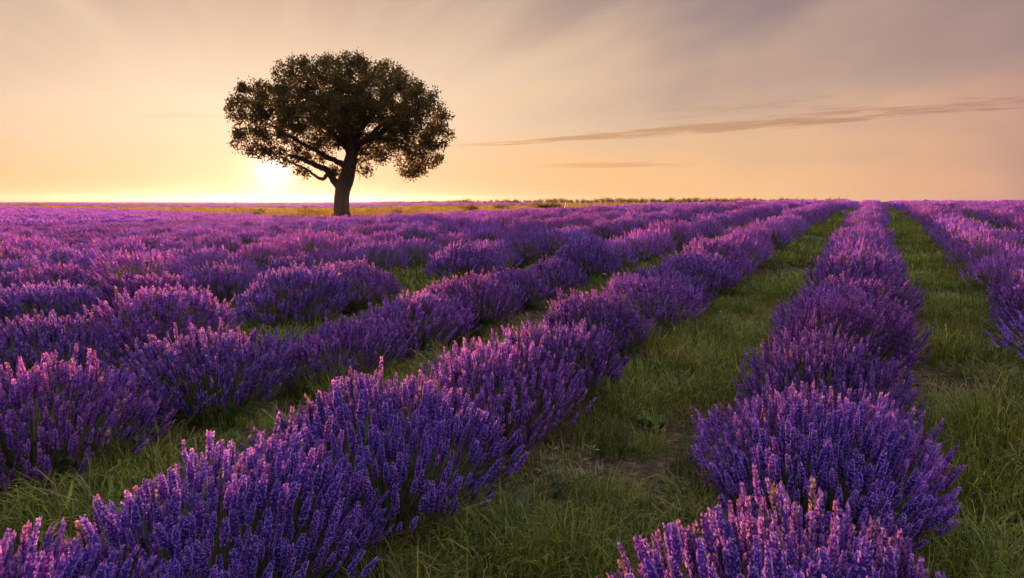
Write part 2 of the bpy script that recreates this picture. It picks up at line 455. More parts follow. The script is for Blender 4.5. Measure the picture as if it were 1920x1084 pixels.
def stems_of(r, n):
    """base, control and tip of every flowering stem, spike direction and size"""
    a, h = r.uniform(.40, .47), r.uniform(.40, .49)
    cphi = 1 - (1 - math.cos(math.radians(84))) * r.random(n) ** 1.08
    phi = np.arccos(cphi); al = r.uniform(0, 2 * np.pi, n)
    lump = 1 + 0.07 * np.sin(3 * al + r.uniform(0, 6)) * np.sin(phi) + 0.05 * np.sin(5 * al + r.uniform(0, 6)) + 0.05 * np.sin(2 * phi * 3 + r.uniform(0, 6))
    k = lump * r.uniform(0.80, 1.03, n); tall = r.random(n) < 0.06; k = np.where(tall, k * 1.10, k)
    rad = np.stack([np.cos(al), np.sin(al), np.zeros(n)], 1)
    p0 = rad * (0.03 + 0.12 * np.sin(phi))[:, None] * r.uniform(.5, 1, n)[:, None]
    tip = rad * (a * np.sin(phi) * k)[:, None]; tip[:, 2] = 0.01 + h * np.cos(phi) ** .78 * k + 0.05 * np.sin(phi)
    tip[:, :2] += r.normal(0, .012, (n, 2)) + r.normal(0, .05, 2) * (tip[:, 2:3] / .45)
    tip[:, 2] = np.maximum(tip[:, 2], 0.07)
    p1 = p0 * .5 + tip * .5 + rad * (0.05 * np.sin(phi))[:, None]; p1[:, 2] -= 0.035 * np.sin(phi)
    p1 += r.normal(0, .015, (n, 3)); p1[:, 2] = np.maximum(p1[:, 2], .03)
    d = tip - p1; d /= np.linalg.norm(d, axis=1, keepdims=True)
    d[:, 2] += 0.28; d += r.normal(0, .07, (n, 3)); d /= np.linalg.norm(d, axis=1, keepdims=True)
    ln = r.uniform(0.058, 0.100, n)
    return p0, p1, tip, d, ln

def stem_mesh(p0, p1, p2, r, segs, rad0, name):
    n = len(p0); ts = np.linspace(0, 1, segs + 1)
    rings = []
    for t in ts:
        p = p0 * (1 - t) ** 2 + p1 * 2 * t * (1 - t) + p2 * t ** 2
        rings.append(p)
    R = np.stack(rings, 1)                       # n, segs+1, 3
    ang = r.uniform(0, 6.28, n)
    V = []
    for k in range(3):
        off = np.stack([np.cos(ang + k * 2.094), np.sin(ang + k * 2.094), np.zeros(n)], 1)
        V.append(R + off[:, None, :] * rad0 * (1 - 0.4 * ts)[None, :, None])
    V = np.stack(V, 2)                           # n, segs+1, 3, 3
    m = (segs + 1) * 3
    T = []
    for i in range(segs):
        for k in range(3):
            a0, b0 = i * 3 + k, i * 3 + (k + 1) % 3
            T += [(a0, b0, b0 + 3), (a0, b0 + 3, a0 + 3)]
    T = np.array(T)[None] + (np.arange(n) * m)[:, None, None]
    c = np.broadcast_to((STEM_C[None] * r.uniform(.6, 1.5, n)[:, None])[:, None, :], (n, m, 3)).reshape(-1, 3)
    return mesh(name, V.reshape(-1, 3), T.reshape(-1, 3), c, M_STEM)

def foliage_mesh(r, n, name, size=0.05, a=0.34, h=0.30):
    """narrow grey-green leaves low in the bush"""
    u = r.random(n) ** .6; phi = np.arccos(1 - r.random(n)); al = r.uniform(0, 6.283, n)
    pos = np.stack([a * u * np.sin(phi) * np.cos(al), a * u * np.sin(phi) * np.sin(al), .01 + h * u * np.cos(phi)], 1)
    d = pos + np.array([0, 0, .12]); d /= np.linalg.norm(d, axis=1, keepdims=True); d += r.normal(0, .35, (n, 3)); d /= np.linalg.norm(d, axis=1, keepdims=True)
    tv = np.array([(0, 0, 0), (.06, 0, .5), (0, .02, 1), (-.06, 0, .5)], float); tt = np.array([(0, 1, 2), (0, 2, 3)])
    v, t, c = stamp(tv, tt, np.tile(LEAF_C, (4, 1)), pos, frames(d, r.uniform(0, 6.28, n)), r.uniform(.7, 1.4, n) * size, np.repeat(r.uniform(.55, 1.5, n)[:, None], 3, 1))
    return mesh(name, v, t, c, M_STEM)

def spikes_mesh(p2, d, ln, r, temps, lod, name, wide=1.0):
    S = Soup(); which = r.integers(0, len(temps), len(p2))
    for k, (tv, tt, tcol) in enumerate(temps):
        s = which == k
        if not s.any(): continue
        sc = np.stack([ln[s] * wide, ln[s] * wide, ln[s]], 1)
        mul = r.uniform(.62, 1.28, (s.sum(), 1)) * np.stack([r.uniform(.85, 1.25, s.sum()), np.ones(s.sum()), r.uniform(.92, 1.08, s.sum())], 1)
        fade = r.random(s.sum()) < .05; mul[fade] = mul[fade] * np.array([.90, 1.35, .45])
        v, t, c = stamp(tv, tt, tcol, p2[s], frames(d[s], r.uniform(0, 6.28, s.sum())), sc, mul)
        S.add(v, t, c)
    return S.mesh(name, M_FLOWER)

rl = np.random.default_rng(5)
TEMP = {0: [spike_template(rl, 0) for _ in range(5)], 1: [spike_template(rl, 1) for _ in range(4)],
        2: [spike_template(rl, 2) for _ in range(3)], 3: [spike_template(rl, 3) for _ in range(3)]}
SPIKE_ME = [mesh('flower_spike', tv, tt, tcol, M_FLOWER) for tv, tt, tcol in TEMP[0]]

def bush_meshes(r, lod):
    n = {1: 820, 2: 560, 3: 300}[lod]
    p0, p1, p2, d, ln = stems_of(r, n)
    sp = spikes_mesh(p2, d, ln * {1: 1, 2: 1.05, 3: 1.25}[lod], r, TEMP[lod], lod, 'flower_spikes', {1: .85, 2: 1.1, 3: 1.6}[lod])
    k = {1: 820, 2: 400, 3: 90}[lod]
    st = stem_mesh(p0[:k], p1[:k], p2[:k], r, {1: 4, 2: 2, 3: 1}[lod], {1: .0022, 2: .0032, 3: .006}[lod], 'stems')
    fo = foliage_mesh(r, {1: 900, 2: 450, 3: 120}[lod], 'foliage', {1: .05, 2: .07, 3: .13}[lod])
    return sp, st, fo
LIB = {1: [bush_meshes(rl, 1) for _ in range(8)], 2: [bush_meshes(rl, 2) for _ in range(8)], 3: [bush_meshes(rl, 3) for _ in range(4)]}

# rows of bushes -------------------------------------------------------------
ROW0, ROW_S = -0.15, 1.65
EDGE_X = [-1200, 0, 200, 400, 560, 640, 700, 780, 900, 1100, 1250, 1350, 2600]
EDGE_D = [125, 105, 74, 50, 38.5, 35.5, 37, 45, 60, 78, 76, 70, 70]
HAND = {0: [0.35, 1.45, 2.80, 3.85, 4.85], -1: [-0.40, 0.48, 1.22, 2.05, 2.95, 3.86, 4.8], -2: [-0.5, 0.5, 1.45, 2.42, 3.52, 4.42, 5.4], 1: [1.6, 2.7, 3.75, 4.75, 5.7]}
rb = np.random.default_rng(23)
bushes = []                                   # x, y, row, rz, scale xyz
for k in range(-75, 14):
    X = ROW0 + ROW_S * k
    ys = list(HAND.get(k, [])); y = (ys[-1] + .95) if ys else rb.uniform(-6, -5)
    while y < 140:
        ys.append(y); y += rb.uniform(.84, 1.06) + (0.35 if rb.random() < .05 else 0)
    for i, y in enumerate(ys):
        x = X + rb.normal(0, .045)
        px, py, f = [float(q_) for q_ in project(x, y, gz(x, y) + .3)]
        if f < 0.15 or f > np.interp(px, EDGE_X, EDGE_D) or px < -420 or px > 2340: continue
        if i >= len(HAND.get(k, [])) and math.hypot(x, y) > 6 and rb.random() < .015: continue
        s = rb.uniform(.90, 1.10)
        if k == 0 and y < 12: s = max(s, 1.02)
        if y > 25: s *= .95
        bushes.append([x, y, k, rb.uniform(0, 6.28), s * rb.uniform(.95, 1.06), s * rb.uniform(1.22, 1.46), s * rb.uniform(.92, 1.08), px, py, f])
bx = np.array(bushes)
dist = np.hypot(bx[:, 0], bx[:, 1])
halfw = 0.5 * F_PX / np.maximum(bx[:, 9], .3)
inframe = (bx[:, 7] > -halfw * .8) & (bx[:, 7] < 1920 + halfw * .8) & (bx[:, 8] < 1084 + halfw * .75)
order = np.argsort(np.where(inframe, dist, 1e6))
single = set(order[:300].tolist())
ORD = ['first', 'second', 'third', 'fourth', 'fifth', 'sixth', 'seventh', 'eighth', 'ninth', 'tenth', 'eleventh', 'twelfth', 'thirteenth', 'fourteenth',
       'fifteenth', 'sixteenth', 'seventeenth', 'eighteenth', 'nineteenth', 'twentieth']
def ordinal(n):
    if n < 20: return ORD[n]
    tens = ['twenty', 'thirty', 'forty', 'fifty'][(n + 1) // 10 - 2]; u = (n + 1) % 10
    return tens + '-' + ORD[u - 1] if u else tens[:-1] + 'ieth'
def row_name(k):
    if k == 0: return 'central row running straight to the horizon'
    return '%s row %s of the straight central row' % (ordinal(abs(k) - 1), 'left' if k < 0 else 'right')
rank = {}
for k in set(bx[:, 2].astype(int)):
    ids = [i for i in single if int(bx[i, 2]) == k]
    for n_, i in enumerate(sorted(ids, key=lambda j: bx[j, 1])): rank[i] = n_

for i in sorted(single, key=lambda j: dist[j]):
    x, y, k, rz, sx, sy, sz = bx[i, :7]
    root = empty('lavender_bush', (x, y, float(gz(x, y)) - .01), 0.0)
    tag(root, 'lavender bush, %s from the front in the %s' % (ordinal(rank[i]), row_name(int(k))), 'lavender', 'lavender bushes planted in rows')
    if int(k) == -2 and dist[i] < 8: sz *= .88; sx *= .92
    if dist[i] < 1.9: sz *= 1.0 if int(k) == 0 else .88
    if dist[i] < 1.9 and int(k) == 0: sx *= 1.05; sy *= .80; sz *= 1.02; root.location.x += .14
    root.scale = (sx, sy, sz)
    dd = dist[i]
    if dd < 3.15:
        r = np.random.default_rng(1000 + i)
        p0, p1, p2, d, ln = stems_of(r, 880)
        camp = np.array([-x / sx, -y / sy, (CAM_H - gz(x, y)) / sz])
        o_ = np.argsort(np.linalg.norm(p2 - camp, axis=1) - 0.4 * p2[:, 2])
        Rm = frames(d, r.uniform(0, 6.28, len(d)))
        for j in o_[:300]:
            so = bpy.data.objects.new('flower_spike', SPIKE_ME[int(r.integers(0, 5))])
            M = Matrix(Rm[j].tolist()).to_4x4(); M.translation = Vector(p2[j]); M = M @ Matrix.Diagonal((ln[j] * .82, ln[j] * .82, ln[j], 1.0))
            C.objects.link(so); so.parent = root; so.matrix_basis = M
        rest = o_[300:]
        tag(obj('flower_spikes', spikes_mesh(p2[rest], d[rest], ln[rest], r, TEMP[1], 1, 'flower_spikes', .85), root), kind='stuff')
        tag(obj('stems', stem_mesh(p0, p1, p2, r, 5, .0019, 'stems'), root), kind='stuff')
        tag(obj('foliage', foliage_mesh(r, 1300, 'foliage', .045), root), kind='stuff')
    else:
        lod = 1 if dd < 9.5 else 2
        v = LIB[lod][int(rb.integers(0, len(LIB[lod])))]
        for nm, me in zip(('flower_spikes', 'stems', 'foliage'), v):
            o = obj(nm, me, root); o.rotation_euler = (0, 0, rz); tag(o, kind='stuff')

rest = np.array([i for i in range(len(bx)) if i not in single])
joined = {}
def joined_mesh(lod, j):
    if (lod, j) not in joined:
        S = Soup()
        ms = LIB[lod][j]
        vs, ts, mi, cs_ = [], [], [], []; n0 = 0
        for q_, me in enumerate(ms):
            v = np.empty(len(me.vertices) * 3, np.float32); me.vertices.foreach_get('co', v)
            t = np.empty(len(me.loops), np.int32); me.loops.foreach_get('vertex_index', t)
            c = np.empty(len(me.vertices) * 4, np.float32); me.attributes['tint'].data.foreach_get('color', c)
            vs.append(v.reshape(-1, 3)); ts.append(t.reshape(-1, 3) + n0); cs_.append(c.reshape(-1, 4)[:, :3]); mi.append(np.full(len(me.polygons), 0 if q_ == 0 else 1, np.int32)); n0 += len(v) // 3
        me = mesh('lavender_mass', np.concatenate(vs), np.concatenate(ts), np.concatenate(cs_), M_FLOWER); me.materials.append(M_STEM)
        me.polygons.foreach_set('material_index', np.concatenate(mi))
        joined[(lod, j)] = me
    return joined[(lod, j)]
PROT = [joined_mesh(2, j) for j in range(5)] + [joined_mesh(3, j) for j in range(4)]
R_ = bx[rest]; dr = dist[rest]
var = np.where(dr < 34, rb.integers(0, 5, len(rest)), 5 + rb.integers(0, 4, len(rest)))
pts = np.stack([R_[:, 0], R_[:, 1], gz(R_[:, 0], R_[:, 1])], 1)
scatter('far_lavender', pts, np.stack([np.zeros(len(rest)), np.zeros(len(rest)), R_[:, 3]], 1), R_[:, 4:7], var, PROT,
        'purple lavender rows merging into one mass towards the grass strip', cat='lavender')

# the farther lavender field beyond the grass strip on the left
n = 5200
f_ = 120 + 260 * rb.random(n) ** 1.4; pxx = rb.uniform(-300, 1000, n)
ok = f_ > np.interp(pxx, [-300, 0, 640, 1000], [150, 140, 110, 200]); f_, pxx = f_[ok], pxx[ok]
P2 = np.outer(f_, FWD) + np.outer(f_ * (pxx - 960) / 1221.0, RGT)
P2[:, 0] = np.round(P2[:, 0] / ROW_S) * ROW_S
P2[:, 2] = gz(P2[:, 0], P2[:, 1])
scatter('distant_lavender', P2, np.stack([np.zeros(len(P2)), np.zeros(len(P2)), rb.uniform(0, 6.28, len(P2))], 1),
        np.stack([rb.uniform(1.3, 1.9, len(P2)), rb.uniform(1.3, 1.9, len(P2)), rb.uniform(.9, 1.15, len(P2))], 1), rb.integers(0, 4, len(P2)),
        [joined_mesh(3, j) for j in range(4)], 'thin strip of lavender field beyond the grass near the horizon', cat='lavender')

# ------------------------------------------------------------------ grass
G1 = np.array([0.125, 0.180, 0.030]); G2 = np.array([0.30, 0.33, 0.055]); G3 = np.array([0.33, 0.27, 0.12])
def tuft(r, nb, h, spread, lean, w, cols, name, mat=None):
    S = Soup()
    for _ in range(nb):
        a = r.uniform(0, 6.283); b0 = np.array([np.cos(a), np.sin(a), 0]) * spread * math.sqrt(r.random())
        a2 = a + r.normal(0, .9); o_ = np.array([np.cos(a2), np.sin(a2), 0]); s_ = np.array([-np.sin(a2), np.cos(a2), 0])
        H = h * r.uniform(.45, 1.1); le = lean * r.uniform(.2, 1.4)
        ww = w * r.uniform(.7, 1.3)
        q0 = b0; q1 = b0 + np.array([0, 0, H * .5]) + o_ * H * le * .22; q2 = b0 + np.array([0, 0, H * (.88 - .2 * le)]) + o_ * H * le * .62
        q3 = b0 + np.array([0, 0, H * (1 - .42 * le)]) + o_ * H * le * 1.08
        c = cols[0] * r.uniform(.6, 1.3) if r.random() < .55 else (cols[1] * r.uniform(.7, 1.2) if r.random() < .72 else cols[2] * r.uniform(.6, 1.1))
        S.add([q0 - s_ * ww, q0 + s_ * ww, q1 - s_ * ww * .9, q1 + s_ * ww * .9, q2 - s_ * ww * .55, q2 + s_ * ww * .55, q3],
              [(0, 1, 3), (0, 3, 2), (2, 3, 5), (2, 5, 4), (4, 5, 6)], c)
    return S.mesh(name, mat or M_GRASS)
M_MEADOW = plant_mat('meadow_blade', 0.62, 0.5, 0.02, 0.25, 1.0, (1.35, 1.1, 0.7, 1), 0.3)
rg = np.random.default_rng(77)
TUFTS = [tuft(rg, 260, .15, .22, .9, .0022, (G1, G2, G3), 'grass') for _ in range(5)] + \
        [tuft(rg, 170, .26, .15, .6, .0022, (G1, G2, G3), 'grass') for _ in range(3)] + \
        [tuft(rg, 140, .12, .20, 1.1, .0026, (G3, G2, G3), 'grass') for _ in range(2)] + \
        [tuft(rg, 240, .08, .22, 1.0, .0036, (G1 * .9, G1 * 1.3, G2), 'grass') for _ in range(3)] + \
        [tuft(rg, 130, .15, .26, .8, .0042, (G1, G2, G3), 'grass') for _ in range(4)]

def patch(x, y):
    return (np.sin(x * 2.3 + 1.7 * np.sin(y * .8 + .5)) + np.sin(y * 1.9 + 2.1 * np.sin(x * 1.1)) + .7 * np.sin(x * 4.1 - y * 3.3)) / 2.7

cells = []
for f0, f1, sp in ((0.0, 8.0, .20), (8.0, 20.0, .33), (20.0, 64.0, .62)):
    gx, gy = np.meshgrid(np.arange(-62, 14, sp), np.arange(-6, 66, sp))
    g = np.stack([gx.ravel(), gy.ravel()], 1) + rg.uniform(-.45, .45, (gx.size, 2)) * sp
    ff = g @ FWD[:2]; qx = 960 + 1221.0 * (g @ RGT[:2]) / np.maximum(ff, .3)
    cells.append(g[(ff > max(f0, .5)) & (ff <= f1) & (qx > -300) & (qx < 2250) & ((f1 < 60) | (qx > 1250))])
G = np.concatenate(cells); N = len(G); G = np.column_stack([G, np.zeros(N)])
fr = G @ FWD; pq = 960 + 1221.0 * (G @ RGT) / fr
rowd = np.abs((G[:, 0] - ROW0 + ROW_S / 2) % ROW_S - ROW_S / 2)     # distance from the nearest row line
pn = patch(G[:, 0], G[:, 1])
keep = (rowd > .22) & (fr < np.interp(pq, EDGE_X, EDGE_D) + 1) & ((pn > -.33) | (rg.random(N) < .20))
keep &= (rowd > .35) | (rg.random(N) < .6)
G, fr, pn, rowd = G[keep], fr[keep], pn[keep], rowd[keep]
G[:, 2] = gz(G[:, 0], G[:, 1]) - .005
u = rg.random(len(G))
v_ = np.where(u < .55, rg.integers(0, 5, len(G)), np.where(u < .72, rg.integers(5, 8, len(G)), np.where(u < .82, rg.integers(8, 10, len(G)), rg.integers(10, 13, len(G)))))
dryp = np.sin(G[:, 0] * 1.3 + 2.2 * np.sin(G[:, 1] * .55 + 1)) * np.sin(G[:, 1] * .9 + G[:, 0] * .7)
v_ = np.where((dryp > .45) & (rg.random(len(G)) < .45), rg.integers(8, 10, len(G)), v_)
v_ = np.where((pn < -.25) & (rg.random(len(G)) < .5), rg.integers(8, 10, len(G)), v_)
v_ = np.where(fr > 8, rg.integers(13, 17, len(G)), v_)
s_ = rg.uniform(.65, 1.25, len(G)) * (1 + .35 * pn) * np.where(fr > 8, 1.2, 1.0) * np.where(fr > 20, 1.3, 1.0)
scatter('grass', G, np.stack([rg.normal(0, .12, len(G)), rg.normal(0, .12, len(G)), rg.uniform(0, 6.28, len(G))], 1),
        np.stack([s_, s_, s_ * np.where(fr > 20, .62, np.where(fr > 8, .85, 1.0))], 1), v_, TUFTS, 'rough green grass growing on the paths between the lavender rows', cat='grass')

# crumbs of soil and small stones on the bare patches
def clod(r):
    S = Soup()
    for _ in range(14):
        a_ = np.linspace(0, 6.283, 6, endpoint=False); rr = r.uniform(.004, .016); c_ = np.array([r.normal(0, .09), r.normal(0, .09), 0])
        ring = np.stack([np.cos(a_) * rr * r.uniform(.7, 1.2, 6), np.sin(a_) * rr * r.uniform(.7, 1.2, 6), np.full(6, rr * .25)], 1) + c_
        low_ = ring * [1, 1, 0] + [0, 0, -.006]; top_ = c_ + [r.normal(0, rr * .2), r.normal(0, rr * .2), rr * r.uniform(.6, 1.0)]
        t_ = [(k, (k + 1) % 6, 12) for k in range(6)] + [(k + 6, (k + 1) % 6 + 6, (k + 1) % 6) for k in range(6)] + [(k + 6, (k + 1) % 6, k) for k in range(6)]
        S.add(np.vstack([ring, low_, top_]), t_, np.array([.15, .11, .075]) * r.uniform(.5, 1.6))
    return S.mesh('clods', M_WEED)
M_WEED = plant_mat('weed', 0.20, 0.7, 0.02, 0.2)
gx, gy = np.meshgrid(np.arange(-5, 3.5, .17), np.arange(.6, 11, .17)); cp = np.stack([gx.ravel(), gy.ravel()], 1) + rg.uniform(-.08, .08, (gx.size, 2))
cp = cp[(patch(cp[:, 0], cp[:, 1]) < -.30) & (np.abs((cp[:, 0] - ROW0 + ROW_S / 2) % ROW_S - ROW_S / 2) > .3)]
cp = np.column_stack([cp, gz(cp[:, 0], cp[:, 1])])
scatter('soil_crumbs', cp, np.stack([np.zeros(len(cp)), np.zeros(len(cp)), rg.uniform(0, 6.28, len(cp))], 1), np.repeat(rg.uniform(.6, 1.3, (len(cp), 1)), 3, 1), rg.integers(0, 3, len(cp)),
        [clod(rg) for _ in range(3)], 'crumbs of brown soil and gravel on the bare patches of the paths', cat='soil')

# tall dry meadow grass round the tree
Y1 = np.array([0.33, 0.25, 0.075]); Y2 = np.array([0.42, 0.30, 0.10]); Y3 = np.array([0.27, 0.24, 0.06])
MEAD = [tuft(rg, 60, .55, .28, .5, .007, (Y1, Y2, Y3), 'meadow_grass', M_MEADOW) for _ in range(4)] + [tuft(rg, 70, .75, .35, .45, .008, (Y3, Y1, Y2), 'meadow_grass', M_MEADOW) for _ in range(2)]
N = 6500
pq = rg.uniform(-250, 1380, N); e0 = np.interp(pq, EDGE_X, EDGE_D)
e1 = np.interp(pq, [-250, 0, 300, 640, 760, 1100, 1380], [150, 140, 110, 108, 190, 260, 300])
fr = e0 + (e1 - e0) * rg.random(N) ** 1.3
Gm = np.outer(fr, FWD) + np.outer(fr * (pq - 960) / 1221.0, RGT); Gm[:, 2] = gz(Gm[:, 0], Gm[:, 1])
s_ = rg.uniform(.5, 1.15, N) * (0.8 + .35 * np.sin(Gm[:, 0] * .35 + np.sin(Gm[:, 1] * .22)))
s_ = np.maximum(s_, .3)
scatter('meadow_grass', Gm, np.stack([np.zeros(N), np.zeros(N), rg.uniform(0, 6.28, N)], 1), np.stack([s_ * 1.5, s_ * 1.5, s_], 1), rg.integers(0, 6, N), MEAD,
        'tall golden meadow grass in the strip around the tree', cat='grass')

# ------------------------------------------------------------------ tree
def catmull(P, n=5):
    P = np.asarray(P, float); Q = np.vstack([2 * P[0] - P[1], P, 2 * P[-1] - P[-2]]); out = []
    for i in range(1, len(Q) - 2):
        for t in np.linspace(0, 1, n, endpoint=False):
            a, b_, c, d = Q[i - 1], Q[i], Q[i + 1], Q[i + 2]
            out.append(.5 * ((2 * b_) + (c - a) * t + (2 * a - 5 * b_ + 4 * c - d) * t * t + (3 * b_ - a - 3 * c + d) * t ** 3))
    out.append(P[-1]); return np.array(out)

def build_tree():
    r = np.random.default_rng(42)
    base = FWD * 40 + RGT * (40 * (641 - 960) / 1221.0); base[2] = float(gz(base[0], base[1])) - .02
    root = empty('oak_tree', base, YAW)           # local x = across the view, y = away, z = up
    tag(root, 'lone broad-crowned oak tree with forked trunk, dark against the low sun', 'tree')
    k = 0.0328
    def L(x, y, d=0.0): return np.array([(400 + x / 3.098 - 641) * k, d, (418 - (70 + y / 3.098)) * k])
    trunk = catmull([L(742, 1090), L(742, 1040), L(743, 980), L(750, 910), L(766, 850), L(790, 780), L(808, 715), L(818, 655)], 6)
    tr_r = np.interp(np.linspace(0, 1, len(trunk)), [0, .1, .22, .45, .6, .75, 1], [.66, .54, .47, .45, .46, .42, .34])
    limbs = [  # points, start radius, end radius
        ([L(757, 890), L(712, 838), L(668, 775), L(615, 748, -.2), L(540, 712, -.4), L(470, 690, -.5)], .27, .10),
        ([L(664, 800), L(640, 822), L(590, 800, .2), L(540, 765, .3), L(480, 738, .5), L(420, 720, .6)], .12, .045),
        ([L(800, 760), L(745, 728, -.3), L(685, 700, -.7), L(610, 655, -1.0), L(520, 600, -1.4), L(420, 540, -1.6)], .20, .07),
        ([L(812, 690), L(770, 635, .3), L(720, 588, .6), L(640, 505, 1.0), L(540, 430, 1.4), L(430, 380, 1.6)], .21, .07),
        ([L(816, 665), L(865, 622), L(935, 590, -.3), L(1020, 545, -.6), L(1110, 500, -.8), L(1220, 460, -.8)], .26, .07),
        ([L(818, 660), L(812, 560, -.4), L(795, 460, -1), L(790, 360, -1.4), L(780, 260, -1.6)], .24, .07),
        ([L(818, 655), L(850, 555, .5), L(900, 465, 1.1), L(965, 380, 1.6), L(1030, 300, 2.0)], .22, .07),
        ([L(806, 700), L(750, 560, .2), L(700, 455, .3), L(650, 360, .5), L(600, 270, .6)], .18, .06),
        ([L(818, 665), L(830, 600, -1.2), L(850, 540, -2.6), L(870, 460, -3.8)], .20, .07),
        ([L(815, 670), L(790, 600, 1.4), L(760, 540, 2.8), L(740, 450, 4.0)], .20, .07),
        ([L(935, 590, -.3), L(1010, 600, -.9), L(1090, 615, -1.2), L(1180, 650, -1.3)], .12, .05),
        ([L(865, 622), L(960, 520, .9), L(1060, 430, 1.8), L(1160, 370, 2.3)], .15, .06),
    ]
    nodes = []; parent = []; hr = []
    def add_path(P, rad, attach):
        last = attach
        for j, q_ in enumerate(P):
            nodes.append(q_); parent.append(last); hr.append(rad[j]); last = len(nodes) - 1
    add_path(trunk, tr_r, -1)
    paths = [(trunk, tr_r)]
    for pts_, r0, r1 in limbs:
        P = catmull(pts_, 5); P[1:-1] += r.normal(0, .025, P[1:-1].shape)
        rad = np.linspace(r0, r1, len(P))
        i0 = int(np.argmin(np.linalg.norm(np.array(nodes) - P[0], axis=1)))
        add_path(P, rad, i0); paths.append((P, rad))
    nh = len(nodes)
    # crown volume as overlapping lobes
    m = k / 3.098
    lobes = [(785, 330, 0, 350, 205, 4.6), (640, 290, -1.0, 215, 135, 3.2), (970, 318, 1.0, 260, 155, 3.4), (300, 430, 0, 178, 165, 2.6), (400, 395, 1.0, 190, 125, 3.0),
             (310, 590, -.3, 165, 140, 2.2), (420, 680, .3, 135, 95, 1.8), (560, 640, 1.2, 150, 80, 1.6), (1205, 485, 0, 200, 160, 3.2), (1110, 405, -1.5, 215, 145, 3.2), (1180, 610, -.5, 210, 160, 2.4), (1040, 650, -.6, 130, 100, 1.5),
             (1140, 740, -.3, 120, 80, 1.3), (1230, 690, .5, 95, 110, 1.3), (780, 450, -3.0, 310, 150, 2.0), (800, 440, 3.2, 330, 170, 2.4), (590, 560, -1.2, 190, 110, 2.0),
             (1000, 560, .8, 190, 110, 2.4), (895, 770, -.4, 62, 45, .7), (920, 700, .2, 80, 60, .9), (720, 772, .2, 40, 26, .4), (500, 790, .5, 38, 22, .4), (660, 480, 0, 250, 130, 3)]
    A = []
    for (cx, cy, cd, rx, ry, rd) in lobes:
        vol = rx * m * ry * m * rd
        n_ = int(34 + 46 * vol ** .8)
        d_ = r.normal(0, 1, (n_, 3)); d_ /= np.linalg.norm(d_, axis=1, keepdims=True)
        rr = r.uniform(.30, 1.0, n_) ** .45
        c0 = L(cx, cy, cd)
        A.append(c0 + d_ * rr[:, None] * np.array([rx * m, rd, ry * m]))
    A = np.concatenate(A)
    A = A[A[:, 2] > 2.3]
    # space colonisation
    STEP, INF, KILL = .30, 3.2, .48
    Nn = np.array(nodes); near = np.full(len(A), 1e9); who = np.zeros(len(A), int)
    start = len(trunk) - 3
    for j in range(start, len(Nn)):
        dd_ = np.linalg.norm(A - Nn[j], axis=1); s = dd_ < near; near[s] = dd_[s]; who[s] = j
    alive = np.ones(len(A), bool)
    for it in range(70):
        act = alive & (near < INF)
        if not act.any(): break
        new = []; used = {}
        for a_ in np.nonzero(act)[0]: used.setdefault(who[a_], []).append(a_)
        for j, lst in used.items():
            dv = A[lst] - nodes[j]; dv /= np.linalg.norm(dv, axis=1, keepdims=True) + 1e-9
            dv = dv.mean(0) + r.normal(0, .16, 3) + np.array([0, 0, -.03]); dv /= np.linalg.norm(dv) + 1e-9
            new.append((nodes[j] + dv * STEP, j))
        for q_, j in new:
            nodes.append(q_); parent.append(j); hr.append(0.0); idn = len(nodes) - 1
            dd_ = np.linalg.norm(A - q_, axis=1); s = dd_ < near; near[s] = dd_[s]; who[s] = idn
        alive &= near > KILL
        if len(nodes) > 9000: break
    Nn = np.array(nodes); n_ = len(Nn); kids = [[] for _ in range(n_)]
    for i in range(n_):
        if parent[i] >= 0: kids[parent[i]].append(i)
    rad = np.zeros(n_)
    for i in range(n_ - 1, -1, -1):
        if kids[i]:
            rad[i] = sum(rad[c] ** 2.35 for c in kids[i]) ** (1 / 2.35)
        else: rad[i] = .009
        rad[i] = min(rad[i], .13)
        if i < nh: rad[i] = max(hr[i], 0.01)
    # woody parts
    for pi, (P, rd_) in enumerate(paths):
        v, t = tube(P, rd_, 18 if pi == 0 else 10, True, .10 if pi == 0 else .06, r)
        if pi == 0:                                 # root flare
            h = v[:, 2]; w = np.clip(1 - h / .9, 0, 1) ** 2; an = np.arctan2(v[:, 1], v[:, 0] - trunk[0][0])
            f = 1 + w * .28 * (1 + np.sin(an * 5 + .6))
            v[:, 0] = trunk[0][0] + (v[:, 0] - trunk[0][0]) * f; v[:, 1] *= f
        obj('trunk' if pi == 0 else 'branch', mesh('trunk' if pi == 0 else 'branch', v, t, None, M_BARK, True), root)
    S = Soup()
    for i in range(nh, n_):
        chain = kids[i] or []
        p = parent[i]
        r0, r1 = min(rad[p] if p >= nh else rad[i] * 1.15, rad[i] * 1.35), rad[i]
        v, t = tube([Nn[p], Nn[i]], [r0, r1], 5 if r1 > .03 else 3, False)
        S.add(v, t, (0.07, .05, .035))
    tag(obj('twigs', S.mesh('twigs', M_BARK, True), root), kind='stuff')
    # leaves in sprays round the thin twigs
    thin = np.array([i for i in range(nh, n_) if rad[i] < .028])
    tips = np.array([not kids[i] for i in thin])
    dens = np.where(tips, 60, 30)
    hgt = Nn[thin][:, 2]
    dens = dens * np.interp(hgt, [2.3, 4.0, 6.0, 9.0], [1.15, 1.2, 1.15, 1.35])
    xs = Nn[thin][:, 0]
    cnt = r.poisson(dens * r.gamma(1.3, 1 / 1.3, len(thin)) * .74)
    cen = np.repeat(Nn[thin], cnt, axis=0)
    off = r.normal(0, 1, (len(cen), 3)) * .125
    pos = cen + off
    d_ = off + r.normal(0, .15, off.shape); d_ /= np.linalg.norm(d_, axis=1, keepdims=True)
    tv = np.array([(0, 0, 0), (.30, .06, .45), (0, 0, 1), (-.30, .06, .5)], float); tt = np.array([(0, 1, 2), (0, 2, 3)])
    col = np.tile(np.array([.070, .060, .017]), (4, 1))
